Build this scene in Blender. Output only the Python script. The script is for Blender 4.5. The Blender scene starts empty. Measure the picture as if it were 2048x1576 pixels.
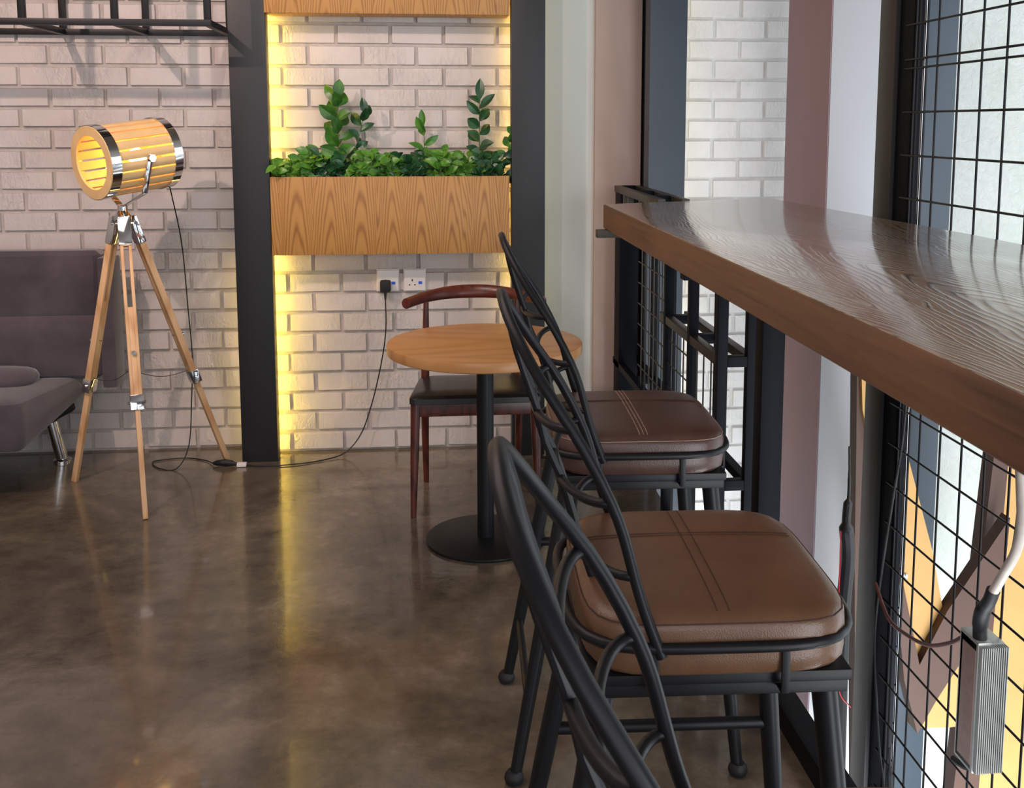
import bpy, bmesh, math, random
from mathutils import Vector, Matrix, noise
random.seed(7)
S = bpy.context.scene
COL = S.collection
PI = math.pi

# ------------------------------------------------------------------ camera
cam_d = bpy.data.cameras.new('camera'); cam = bpy.data.objects.new('camera', cam_d); COL.objects.link(cam)
YAW = 5.587; PITCH = 7.058
cam.location = (0, 0, 1.5)
cam.rotation_euler = (math.radians(90 - PITCH), 0, math.radians(-YAW))
cam_d.sensor_fit = 'HORIZONTAL'; cam_d.sensor_width = 36
cam_d.lens = 2100 / 2048 * 36
cam_d.shift_x = (1024 - 1055) / 2048
cam_d.shift_y = -(788 - 508) / 2048
cam_d.clip_start = 0.05
cam_d.dof.use_dof = True; cam_d.dof.focus_distance = 3.2; cam_d.dof.aperture_fstop = 26
S.camera = cam
S.view_settings.view_transform = 'Standard'; S.view_settings.look = 'None'
S.view_settings.gamma = 1; S.view_settings.use_curve_mapping = False
S.view_settings.exposure = 0.0

# ------------------------------------------------------------------ world and lights
w = bpy.data.worlds.new('world'); S.world = w; w.use_nodes = True
w.node_tree.nodes['Background'].inputs[0].default_value = (0.80, 0.86, 1.0, 1)
w.node_tree.nodes['Background'].inputs[1].default_value = 0.35

def area(name, loc, target, sx, sy, energy, col):
    l = bpy.data.lights.new(name, 'AREA'); l.shape = 'RECTANGLE'; l.size = sx; l.size_y = sy
    l.energy = energy; l.color = col
    o = bpy.data.objects.new(name, l); COL.objects.link(o); o.location = loc
    d = Vector(target) - Vector(loc)
    o.rotation_euler = d.to_track_quat('-Z', 'Y').to_euler()
    return o
def spot(name, loc, target, energy, col, ang=70, blend=.5, size=.03):
    l = bpy.data.lights.new(name, 'SPOT'); l.energy = energy; l.color = col
    l.spot_size = math.radians(ang); l.spot_blend = blend; l.shadow_soft_size = size
    o = bpy.data.objects.new(name, l); COL.objects.link(o); o.location = loc
    d = Vector(target) - Vector(loc)
    o.rotation_euler = d.to_track_quat('-Z', 'Y').to_euler()
    return o
# daylight through the tall stairwell window on the right and the shop front behind, plus added fills
area('daylight_stairwell', (4.4, 2.6, 0.3), (1.5, 4.2, 0.2), 3.6, 5.2, 130, (0.86, 0.94, 1.0))
area('stairwell_fill_front', (2.5, -1.6, 0.0), (1.5, 4.8, 0.0), 1.8, 4.4, 172, (0.94, 0.97, 1.0))  # unseen source added behind the camera to brighten the stairwell bricks
area('stairwell_fill_low', (1.75, 2.0, -2.3), (1.5, 4.85, .3), 1.0, 1.4, 140, (0.92, 0.96, 1.0))  # unseen panel added low in the stairwell to lift the brick wall
area('daylight_shopfront', (-.6, -2.6, 1.9), (-0.4, 3.5, 0.8), 4.5, 2.2, 62, (0.96, 0.94, 1.0))
# warm ceiling lamps of the cafe
area('ceiling_glow', (-1.2, 2.4, 2.92), (-1.2, 2.4, 0), 2.4, 2.4, 44, (1.0, 0.80, 0.74))
spot('track_spot_rack', (-1.95, 2.5, 2.9), (-1.1, 4.8, 1.6), 135, (1.0, 0.70, 0.60), 75, .6, .025)
spot('track_spot_planter', (-0.6, 2.6, 2.9), (-0.1, 4.7, 1.3), 45, (1.0, 0.84, 0.74), 65, .6, .03)

# ------------------------------------------------------------------ materials
def lin(c):
    return tuple((x/255/12.92 if x/255 <= .04045 else ((x/255+.055)/1.055)**2.4) for x in c)
class MT:
    def __init__(s, name):
        s.m = bpy.data.materials.new(name); s.m.use_nodes = True
        s.n = s.m.node_tree.nodes; s.l = s.m.node_tree.links; s.b = s.n['Principled BSDF']
    def node(s, t, **k):
        n = s.n.new(t)
        for a, v in k.items():
            if a.startswith('i_'):
                n.inputs[a[2:].replace('_', ' ')].default_value = v
            else: setattr(n, a, v)
        return n
    def link(s, a, b): s.l.new(a, b)
    def coords(s, scale=(1,1,1), rot=(0,0,0), kind='Object'):
        tc = s.node('ShaderNodeTexCoord'); mp = s.node('ShaderNodeMapping')
        mp.inputs['Scale'].default_value = scale; mp.inputs['Rotation'].default_value = rot
        s.link(tc.outputs[kind], mp.inputs['Vector']); return mp.outputs['Vector']
    def noise(s, vec, scale, detail=4, rough=.55, dist=0):
        n = s.node('ShaderNodeTexNoise'); n.inputs['Scale'].default_value = scale
        n.inputs['Detail'].default_value = detail; n.inputs['Roughness'].default_value = rough
        n.inputs['Distortion'].default_value = dist
        s.link(vec, n.inputs['Vector']); return n.outputs['Fac']
    def ramp(s, fac, stops):
        r = s.node('ShaderNodeValToRGB'); e = r.color_ramp.elements
        while len(e) < len(stops): e.new(.5)
        for el, (p, c) in zip(e, stops):
            el.position = p; el.color = (*c, 1) if len(c) == 3 else c
        s.link(fac, r.inputs['Fac']); return r.outputs['Color']
    def math(s, op, a, b=None, clamp=False):
        n = s.node('ShaderNodeMath'); n.operation = op; n.use_clamp = clamp
        for i, v in enumerate((a, b)):
            if v is None: continue
            if isinstance(v, (int, float)): n.inputs[i].default_value = v
            else: s.link(v, n.inputs[i])
        return n.outputs[0]
    def bump(s, h, strength=.3, dist=.002, prev=None):
        b = s.node('ShaderNodeBump'); b.inputs['Strength'].default_value = strength
        b.inputs['Distance'].default_value = dist; s.link(h, b.inputs['Height'])
        if prev: s.link(prev, b.inputs['Normal'])
        s.link(b.outputs['Normal'], s.b.inputs['Normal']); return b.outputs['Normal']
    def set(s, rough=None, metal=None, col=None, spec=None, coat=None):
        if rough is not None: s.b.inputs['Roughness'].default_value = rough
        if metal is not None: s.b.inputs['Metallic'].default_value = metal
        if col is not None: s.b.inputs['Base Color'].default_value = (*col, 1)
        if spec is not None: s.b.inputs['Specular IOR Level'].default_value = spec
        if coat is not None:
            s.b.inputs['Coat Weight'].default_value = coat; s.b.inputs['Coat Roughness'].default_value = .12
        return s
def plain(name, rgb, rough=.5, metal=0, var=.12, scale=30, bump=0, bdist=.001, spec=None):
    t = MT(name); c = lin(rgb)
    v = t.coords(); f = t.noise(v, scale, 4)
    col = t.ramp(f, [(.3, tuple(x*(1-var) for x in c)), (.7, tuple(min(1, x*(1+var)) for x in c))])
    t.link(col, t.b.inputs['Base Color']); t.set(rough, metal, spec=spec)
    if bump: t.bump(f, bump, bdist)
    return t.m
def emis(name, rgb, strength):
    t = MT(name); t.set(col=rgb); t.b.inputs['Emission Color'].default_value = (*rgb, 1)
    t.b.inputs['Emission Strength'].default_value = strength; return t.m

M = {}
# painted rough brick
def brick_mat(name, rgb):
    t = MT(name); v = t.coords()
    big = t.noise(v, 5, 3); fine = t.noise(t.coords((1, 1, .45)), 62, 5, .6, 1.2)
    mask = t.ramp(t.noise(v, 3.7, 2), [(.42, (.15,)*3), (.62, (1,)*3)])
    c = lin(rgb)
    col = t.ramp(big, [(.3, tuple(x*.90 for x in c)), (.7, c)])
    t.link(col, t.b.inputs['Base Color']); t.set(.42)
    h = t.math('MULTIPLY', fine, mask)
    t.bump(h, 1, .008); return t.m
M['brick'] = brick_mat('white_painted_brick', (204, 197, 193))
M['brick_bright'] = brick_mat('daylight_lightened_brick', (244, 244, 242))  # lighter copy of the brick, daylight brightness put into the colour
M['mortar_bright'] = plain('daylight_lightened_mortar', (222, 222, 220), .8, 0, .05, 40, .5, .003)  # mortar lightened the same way, daylight held in the colour
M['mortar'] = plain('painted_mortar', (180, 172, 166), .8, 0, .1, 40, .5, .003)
M['plaster_rough'] = None
t = MT('rough_white_plaster'); v = t.coords((1, 1, 1))
f = t.noise(v, 30, 8, .72, .8); f2 = t.noise(v, 2.5, 3)
t.link(t.ramp(f2, [(.3, lin((200, 206, 198))), (.7, lin((216, 220, 214)))]), t.b.inputs['Base Color'])
t.set(.7); t.bump(f, .8, .010); M['plaster_rough'] = t.m
M['paint_pale'] = plain('pale_green_white_paint', (196, 202, 198), .6, 0, .02, 3)
M['paint_pink'] = plain('blush_paint', (168, 150, 140), .6, 0, .04, 3)
M['paint_mauve'] = plain('mauve_paint', (156, 126, 138), .6, 0, .03, 4)
M['paint_white'] = plain('white_column_paint', (168, 169, 172), .55, 0, .02, 3)
M['pillar_dark'] = plain('charcoal_pillar_board', (27, 29, 32), .45, 0, .06, 6)
M['pillar_slate'] = plain('slate_blue_pillar_board', (64, 74, 84), .45, 0, .05, 6)
M['wall_side'] = plain('side_wall_paint', (200, 190, 182), .7, 0, .03, 3)
M['ceiling'] = plain('ceiling_paint', (120, 112, 106), .8, 0, .03, 3)
# polished concrete
t = MT('polished_brown_concrete'); v = t.coords()
n1 = t.noise(v, 1.6, 6, .62, .8); n2 = t.noise(v, 9, 6, .65); n3 = t.noise(v, 55, 3)
mix = t.math('ADD', t.math('MULTIPLY', n1, .62), t.math('MULTIPLY', n2, .38))
t.link(t.ramp(mix, [(.34, lin((64, 57, 48))), (.48, lin((94, 84, 71))), (.56, lin((110, 99, 85))), (.68, lin((140, 128, 112)))]), t.b.inputs['Base Color'])
rr = t.math('ADD', t.math('MULTIPLY', n2, .30), .02)
t.link(rr, t.b.inputs['Roughness']); t.set(spec=.55, coat=.35)
t.b.inputs['Coat Roughness'].default_value = .06
nb = t.bump(n2, .12, .02); t.bump(n3, .05, .003, nb); M['floor'] = t.m
# timber with cathedral figure; grain runs along local axis 'ax'
def wood(name, dark, mid, light, ax='Z', period=.11, steep=1.5, freq=70, rough=.42, bump=.15, wob=.03, bd=.001, coat=0, across='X', stretch=.08, pw=1.35):
    t = MT(name)
    tc = t.node('ShaderNodeTexCoord'); sp = t.node('ShaderNodeSeparateXYZ'); t.link(tc.outputs['Object'], sp.inputs[0])
    A = sp.outputs[ax]; B = sp.outputs[across]
    mp = t.node('ShaderNodeMapping'); sc = [1, 1, 1]; sc['XYZ'.index(ax)] = stretch
    mp.inputs['Scale'].default_value = sc; t.link(tc.outputs['Object'], mp.inputs['Vector'])
    wob_n = t.noise(mp.outputs[0], 9, 3, .5)
    wob_f = t.noise(mp.outputs[0], 60, 3, .6)
    b2 = t.math('ADD', B, t.math('MULTIPLY', t.math('SUBTRACT', wob_n, .5), wob*4))
    pp = t.math('PINGPONG', b2, period/2)
    q = t.math('DIVIDE', pp, period/2)
    q2 = t.math('POWER', q, pw)
    val = t.math('ADD', t.math('MULTIPLY', A, 1.0), t.math('MULTIPLY', q2, steep*period*2.2))
    val = t.math('ADD', val, t.math('MULTIPLY', wob_n, .10))
    s = t.math('SINE', t.math('MULTIPLY', val, freq))
    band = t.math('ADD', t.math('MULTIPLY', s, .5), .5)
    band = t.math('POWER', band, 2.2)
    tot = t.math('ADD', t.math('MULTIPLY', band, .55), t.math('MULTIPLY', wob_f, .45))
    t.link(t.ramp(tot, [(.12, lin(light)), (.42, lin(mid)), (.85, lin(dark))]), t.b.inputs['Base Color'])
    t.set(rough, coat=coat)
    if bump: t.bump(tot, bump, bd)
    return t.m
M['planter_wood'] = wood('oak_veneer', (138, 92, 44), (172, 124, 62), (182, 136, 72), 'Z', .135, 2.3, 46, .45, .06, wob=.022, pw=2.0)
M['table_wood'] = wood('beech_laminate', (186, 132, 78), (198, 144, 88), (203, 149, 94), 'X', .5, 1, 14, .33, .03, across='Y')
M['bar_top_wood'] = wood('embossed_ash_counter', (106, 88, 70), (160, 138, 116), (176, 154, 132), 'Y', .42, 1.5, 66, .20, .9, .022, .0022, .8, stretch=.3)
t = MT('counter_edge_timber'); f = t.noise(t.coords((6, .8, 22)), 3, 5, .6, .6); f2 = t.noise(t.coords((1, 1, 1)), 1.7, 2)
f = t.math('ADD', t.math('MULTIPLY', f, .6), t.math('MULTIPLY', f2, .4))
t.link(t.ramp(f, [(.35, lin((82, 57, 42))), (.5, lin((108, 77, 56))), (.65, lin((122, 87, 63)))]), t.b.inputs['Base Color']); t.set(.45); t.bump(f, .1, .002)
M['bar_side_wood'] = t.m
M['pine'] = wood('pale_pine', (196, 150, 104), (214, 172, 126), (222, 182, 138), 'Z', .05, .6, 25, .5, .05)
M['red_wood'] = wood('mahogany_stain', (58, 24, 17), (80, 34, 24), (94, 42, 31), 'Z', .05, .6, 40, .32, .05)
M['black_metal'] = plain('black_powder_coat', (19, 20, 23), .42, .0, .1, 60, .05, .0005, spec=.3)
M['frame_metal'] = plain('navy_black_box_section', (9, 12, 20), .5, .0, .12, 20, spec=.1)
M['wire'] = plain('dark_wire', (20, 18, 20), .35, .6, .1, 40)
M['galv'] = plain('worn_steel', (74, 70, 64), .4, .7, .25, 20)
M['chrome'] = plain('chrome', (225, 225, 225), .08, 1.0, .02, 10)
M['aluminium'] = plain('aluminium', (186, 188, 184), .38, .45, .05, 30)
M['rubber'] = plain('black_rubber', (18, 18, 20), .6)
M['cable'] = plain('black_cable', (14, 13, 14), .4)
M['white_plastic'] = plain('white_plastic', (226, 222, 218), .3, 0, .02, 10)
M['blue_plastic'] = plain('blue_switch', (40, 90, 220), .3)
M['black_vinyl'] = plain('black_vinyl', (34, 34, 34), .28, 0, .1, 25, .2, .001)
M['yellow_board'] = plain('ochre_board', (180, 138, 78), .55, 0, .06, 8)
M['shaded_board'] = plain('shaded_ochre_board', (76, 50, 38), .6, 0, .08, 8)  # sign board in shade, the shade is put into the colour
def leather(name, a, b):
    t = MT(name); v = t.coords()
    n = t.noise(v, 7, 4, .6, .5); g = t.node('ShaderNodeTexVoronoi'); g.inputs['Scale'].default_value = 420
    t.link(v, g.inputs['Vector'])
    t.link(t.ramp(n, [(.3, lin(a)), (.7, lin(b))]), t.b.inputs['Base Color']); t.set(.34)
    h = t.math('ADD', t.math('MULTIPLY', g.outputs['Distance'], .4), t.noise(v, 18, 3))
    t.bump(h, .18, .003); return t.m
M['leather'] = leather('tan_brown_leather', (92, 65, 46), (112, 81, 59))
M['leather_dark'] = leather('dark_brown_leather', (68, 48, 42), (84, 60, 53))
M['thread'] = plain('seam_thread', (150, 124, 110), .6)
M['thread_dark'] = plain('dark_seam_thread', (66, 38, 26), .6)
# sofa suede
t = MT('grey_suede'); v = t.coords(); n = t.noise(v, 4, 5, .6, .2)
t.link(t.ramp(n, [(.3, lin((54, 47, 53))), (.7, lin((84, 75, 82)))]), t.b.inputs['Base Color'])
t.set(.9); t.b.inputs['Sheen Weight'].default_value = .5; t.bump(n, .15, .01); M['suede'] = t.m
# leaves
t = MT('glossy_leaf'); oi = t.node('ShaderNodeObjectInfo'); v = t.coords()
f = t.math('ADD', t.math('MULTIPLY', oi.outputs['Random'], .35), t.math('MULTIPLY', t.noise(v, 25, 3), .75))
t.link(t.ramp(f, [(.25, lin((24, 62, 22))), (.5, lin((58, 112, 36))), (.8, lin((104, 156, 52)))]), t.b.inputs['Base Color'])
t.set(.35); t.b.inputs['Subsurface Weight'].default_value = 0; M['leaf'] = t.m
t = MT('dark_leaf'); v = t.coords()
t.link(t.ramp(t.noise(v, 20, 3), [(.3, lin((16, 48, 30))), (.7, lin((40, 92, 46)))]), t.b.inputs['Base Color'])
t.set(.32); M['leaf_dark'] = t.m
M['stem'] = plain('stem', (84, 100, 50), .6)
M['soil'] = plain('dark_soil', (40, 32, 24), .9)
M['shade_wood'] = plain('lamp_slat_pine', (222, 186, 132), .5, 0, .08, 12)
M['led'] = emis('led_strip_glow', (1.0, 0.70, 0.09), 60)
M['led_soft'] = emis('led_strip_glow_soft', (1.0, 0.72, 0.20), 15)
M['led_pale'] = emis('led_strip_pale', (1.0, 0.84, 0.50), 9)
M['led_faint'] = emis('led_strip_faint', (1.0, 0.74, 0.22), 4)
M['bulb'] = emis('warm_bulb', (1.0, 0.56, 0.12), 42)
M['skin_white'] = M['white_plastic']

# ------------------------------------------------------------------ mesh builder
class MB:
    def __init__(s): s.v = []; s.f = []; s.sm = []
    def add(s, vs, fs, smooth=False):
        o = len(s.v); s.v += [tuple(p) for p in vs]
        s.f += [tuple(i+o for i in q) for q in fs]; s.sm += [smooth]*len(fs)
        return s
    def box(s, a, b, ch=0.0, mat=None):
        x0, y0, z0 = a; x1, y1, z1 = b
        if ch <= 0:
            vs = [(x, y, z) for x in (x0, x1) for y in (y0, y1) for z in (z0, z1)]
            fs = [(0,1,3,2),(4,6,7,5),(0,4,5,1),(2,3,7,6),(0,2,6,4),(1,5,7,3)]
        else:
            c = min(ch, (x1-x0)*.45, (y1-y0)*.45, (z1-z0)*.45)
            bm = bmesh.new(); bmesh.ops.create_cube(bm, size=1)
            for v in bm.verts:
                v.co = Vector(((x0+x1)/2+v.co.x*(x1-x0), (y0+y1)/2+v.co.y*(y1-y0), (z0+z1)/2+v.co.z*(z1-z0)))
            bmesh.ops.bevel(bm, geom=bm.edges[:], offset=c, segments=2, profile=.6, affect='EDGES')
            bm.verts.index_update()
            vs = [tuple(v.co) for v in bm.verts]; fs = [tuple(v.index for v in f.verts) for f in bm.faces]; bm.free()
        if mat is not None: vs = [tuple(mat @ Vector(p)) for p in vs]
        return s.add(vs, fs, False)
    def beam(s, p, q, wx, wy, up=(0,0,1), ch=.0):
        # rectangular bar from p to q, section wx (sideways) x wy (along up)
        p = Vector(p); q = Vector(q); d = (q-p); L = d.length; d.normalize()
        u = Vector(up); side = d.cross(u)
        if side.length < 1e-5: side = d.cross(Vector((0, 1, 0)))
        side.normalize(); u = side.cross(d).normalized()
        m = Matrix((side, d, u)).transposed().to_4x4(); m.translation = p
        return s.box((-wx/2, 0, -wy/2), (wx/2, L, wy/2), ch, m)
    def tube(s, pts, r, n=12, closed=False, caps=True, smooth=True):
        pts = [Vector(p) for p in pts]; N = len(pts)
        rs = r if isinstance(r, (list, tuple)) else [r]*N
        vs = []; fs = []
        prev = None
        for i, p in enumerate(pts):
            if closed: t = pts[(i+1) % N]-pts[i-1]
            else: t = pts[min(i+1, N-1)]-pts[max(i-1, 0)]
            t.normalize()
            if prev is None:
                a = Vector((0, 0, 1)) if abs(t.z) < .9 else Vector((1, 0, 0))
                nrm = t.cross(a).normalized()
            else:
                nrm = (prev - t*prev.dot(t)).normalized()
            prev = nrm; bn = t.cross(nrm)
            for k in range(n):
                a = 2*PI*k/n
                vs.append(p + (nrm*math.cos(a)+bn*math.sin(a))*rs[i])
        M_ = N if closed else N-1
        for i in range(M_):
            j = (i+1) % N
            off = 0
            if closed and j == 0:
                # align twist
                best = min(range(n), key=lambda o: (vs[o]-vs[i*n]).length); off = best
            for k in range(n):
                fs.append((i*n+k, i*n+(k+1) % n, j*n+(k+1+off) % n, j*n+(k+off) % n))
        s.add(vs, fs, smooth)
        if caps and not closed:
            s.add(vs[:n], [tuple(range(n))[::-1]], False)
            s.add(vs[-n:], [tuple(range(n))], False)
        return s
    def cyl(s, p, q, r, r2=None, n=24, smooth=True):
        return s.tube([p, q], [r, r2 if r2 is not None else r], n, smooth=smooth)
    def lathe(s, prof, c=(0,0,0), n=40, mat=None, smooth=True):
        vs = []; fs = []
        for (r, z) in prof:
            for k in range(n):
                a = 2*PI*k/n; vs.append(Vector((r*math.cos(a), r*math.sin(a), z)))
        for i in range(len(prof)-1):
            for k in range(n):
                fs.append((i*n+k, i*n+(k+1) % n, (i+1)*n+(k+1) % n, (i+1)*n+k))
        if prof[0][0] > 1e-4: fs.append(tuple(range(n))[::-1])
        if prof[-1][0] > 1e-4: fs.append(tuple((len(prof)-1)*n+k for k in range(n)))
        if mat is not None: vs = [mat @ p for p in vs]
        vs = [p+Vector(c) for p in vs]
        return s.add(vs, fs, smooth)
    def loft(s, rings, smooth=True, caps=True):
        n = len(rings[0]); vs = [p for r in rings for p in r]; fs = []
        for i in range(len(rings)-1):
            for k in range(n):
                fs.append((i*n+k, i*n+(k+1) % n, (i+1)*n+(k+1) % n, (i+1)*n+k))
        if caps:
            fs.append(tuple(range(n))[::-1]); fs.append(tuple((len(rings)-1)*n+k for k in range(n)))
        return s.add(vs, fs, smooth)
    def prism(s, poly, a, b, axis='Y'):
        # polygon in the plane normal to axis, extruded from a to b
        def P(u, v, t):
            return {'Y': (u, t, v), 'X': (t, u, v), 'Z': (u, v, t)}[axis]
        n = len(poly)
        vs = [P(u, v, a) for u, v in poly]+[P(u, v, b) for u, v in poly]
        fs = [tuple(range(n)), tuple(range(n, 2*n))[::-1]]+[(i, (i+1) % n, n+(i+1) % n, n+i) for i in range(n)]
        return s.add(vs, fs)
    def build(s, name, mat, parent=None, origin=(0,0,0), ang=35):
        me = bpy.data.meshes.new(name); O = Vector(origin)
        me.from_pydata([tuple(Vector(p)-O) for p in s.v], [], s.f)
        me.polygons.foreach_set('use_smooth', s.sm)
        me.materials.append(mat)
        bm = bmesh.new(); bm.from_mesh(me); bmesh.ops.recalc_face_normals(bm, faces=bm.faces)
        bm.to_mesh(me); bm.free()
        try: me.set_sharp_from_angle(angle=math.radians(ang))
        except Exception: pass
        o = bpy.data.objects.new(name, me); COL.objects.link(o)
        o.location = O
        if parent is not None: o.parent = parent
        return o
def spline(P, n=8, closed=False):
    P = [Vector(p) for p in P]; out = []; N = len(P)
    rng = range(N) if closed else range(N-1)
    for i in rng:
        if closed: a, b, c, d = P[i-1], P[i], P[(i+1) % N], P[(i+2) % N]
        else: a, b, c, d = P[max(i-1, 0)], P[i], P[i+1], P[min(i+2, N-1)]
        for k in range(n):
            t = k/n
            out.append(.5*((2*b)+(c-a)*t+(2*a-5*b+4*c-d)*t*t+(3*b-a-3*c+d)*t**3))
    if not closed: out.append(P[-1])
    return out
def tag(o, label, cat, group=None, kind=None):
    o['label'] = label; o['category'] = cat
    if group: o['group'] = group
    if kind: o['kind'] = kind
    return o
def thing(name, label, cat, loc=(0,0,0), rz=0, group=None):
    o = bpy.data.objects.new(name, None); COL.objects.link(o); o.empty_display_size = .1
    o.location = loc; o.rotation_euler = (0, 0, rz)
    return tag(o, label, cat, group)
def struct(o): o['kind'] = 'structure'; return o
def copy_tree(o, parent=None):
    c = o.copy(); COL.objects.link(c)
    if parent is not None: c.parent = parent
    for ch in [x for x in COL.objects if x.parent == o]: copy_tree(ch, c)
    return c

# ------------------------------------------------------------------ the setting
FLOOR_X = 0.935
struct(MB().box((-3.6, -3.2, -.22), (FLOOR_X, 4.95, 0)).build('floor', M['floor']))
struct(MB().box((FLOOR_X, -3.2, -3.3), (4.8, 5.05, -3.2)).build('floor_lower', M['paint_pale']))
struct(MB().box((-3.6, -3.2, 3.0), (4.8, 5.05, 3.1)).build('ceiling', M['ceiling']))
struct(MB().box((-3.7, -3.2, 0), (-3.6, 5.05, 3.0)).build('wall_left', M['wall_side']))

def brick_panel(name, x0, x1, z0, z1, yf, ch, bl, zp, xp_even, xp_odd, back=.16, seed=1, sfx=''):
    rnd = random.Random(seed)
    mb = MB()
    mb.box((x0, yf+.007, z0), (x1, yf+back, z1))
    base = mb.build(name, M['mortar'+sfx])
    b = MB(); g = .0055
    k0 = int(math.floor((z0-zp)/ch)); k1 = int(math.ceil((z1-zp)/ch))
    for k in range(k0, k1+1):
        za = max(z0, zp+k*ch+g*rnd.uniform(.8, 1.3)); zb = min(z1, zp+(k+1)*ch-g*rnd.uniform(.8, 1.3))
        if zb-za < .012: continue
        ph = xp_even if k % 2 == 0 else xp_odd
        n0 = int(math.floor((x0-ph)/bl)); n1 = int(math.ceil((x1-ph)/bl))
        for n in range(n0, n1+1):
            xa = max(x0, ph+n*bl+g*rnd.uniform(.7, 1.4)); xb = min(x1, ph+(n+1)*bl-g*rnd.uniform(.7, 1.4))
            if xb-xa < .012: continue
            dy = rnd.uniform(-.004, .003); tilt = rnd.uniform(-.002, .002); j = lambda: rnd.uniform(-.0012, .0012)
            yF = yf-.004+dy; c = .0035
            vs = [(xa+j(), yf+.01, za+j()), (xb+j(), yf+.01, za+j()), (xb+j(), yf+.01, zb+j()), (xa+j(), yf+.01, zb+j()),
                  (xa+c+j(), yF+tilt, za+c+j()), (xb-c+j(), yF-tilt, za+c+j()), (xb-c+j(), yF-tilt, zb-c+j()), (xa+c+j(), yF+tilt, zb-c+j())]
            b.add(vs, [(4,5,6,7),(0,1,5,4),(1,2,6,5),(2,3,7,6),(3,0,4,7)])
    bo = b.build('brickwork', M['brick'+sfx], base)
    struct(base)
    return base
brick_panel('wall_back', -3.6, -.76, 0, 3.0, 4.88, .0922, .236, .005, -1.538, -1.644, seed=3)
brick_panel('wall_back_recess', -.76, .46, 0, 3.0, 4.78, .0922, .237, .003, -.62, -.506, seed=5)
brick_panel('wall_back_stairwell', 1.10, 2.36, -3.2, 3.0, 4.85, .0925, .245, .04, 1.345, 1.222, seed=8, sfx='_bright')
struct(MB().box((.46, 4.80, -.2), (.775, 4.96, 3.0)).build('wall_back_smooth', M['paint_pale']))
struct(MB().box((.775, 4.77, -3.2), (.99, 4.96, 3.0), .006).build('wall_back_pier', M['paint_pink']))
struct(MB().box((.99, 4.82, -3.2), (1.10, 4.96, 3.0)).build('wall_back_pier', M['paint_pale']))
# rough plaster continues the stairwell wall to the right; faint board joints
pl = MB().box((2.36, 4.85, -3.2), (4.8, 5.0, 3.0)).build('wall_back_plaster', M['plaster_rough']); struct(pl)
# pier beside the stairwell: mauve flank, white front
col = MB().box((1.6, 4.06, -3.2), (1.90, 4.56, 3.0), .004).build('wall_column', M['paint_white']); struct(col)
struct(MB().box((1.597, 4.066, -3.2), (1.6005, 4.56, 3.0)).build('wall_column_flank', M['paint_mauve']))

def pillar(name, x0, x1, y0, y1, mat, z0=0):
    o = MB().box((x0, y0, z0), (x1, y1, 3.0), .003).build(name, mat); return struct(o)
pillar('trim_1', -.825, -.668, 4.64, 4.72, M['pillar_dark'])
pillar('trim_2', .382, .53, 4.62, 4.70, M['pillar_dark'])
pillar('trim_3', .985, 1.15, 4.58, 4.68, M['pillar_slate'], -3.2)
pillar('trim_4', 2.25, 2.43, 4.66, 4.74, M['pillar_slate'], -3.2)
for i, (x0, x1, y1, z0) in enumerate(((-.80, -.70, 4.88, 0), (.40, .51, 4.80, 0), (1.0, 1.13, 4.85, -3.2), (2.27, 2.41, 4.85, -3.2))):
    struct(MB().box((x0, 4.675, z0), (x1, y1, 3.0)).build('trim_%d' % (5+i), M['pillar_dark']))

# LED tapes glued behind the pillars
def led(x, y, z0, z1, side, label, mat='led'):
    r = thing('led_strip', label, 'light strip', (x, y, z0), 0, 'light strips behind the pillars')
    MB().box((x-.002, y-.005, z0), (x+.002, y+.005, z1)).build('tape', M[mat], r, (x, y, z0)).location = (0, 0, 0)
    MB().box((x-.0045*side-.001, y-.007, z0), (x-.0045*side+.001, y+.007, z1)).build('channel', M['aluminium'], r, (x, y, z0)).location = (0, 0, 0)
led(-.69, 4.735, .01, 2.95, 1, 'warm light strip hidden behind the right edge of the left black pillar')
led(-.81, 4.80, .01, .9, -1, 'short warm light strip low behind the left edge of the left black pillar', 'led_soft')
led(.395, 4.735, .6, 2.95, -1, 'warm light strip behind the left edge of the black pillar beside the smooth wall', 'led_soft')
led(.517, 4.735, .01, 2.95, 1, 'warm light strip washing the smooth pale wall from behind the pillar', 'led_faint')
led(1.14, 4.74, -2.9, 2.95, 1, 'pale light strip behind the slate pillar lighting the stairwell bricks', 'led_pale')

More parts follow.
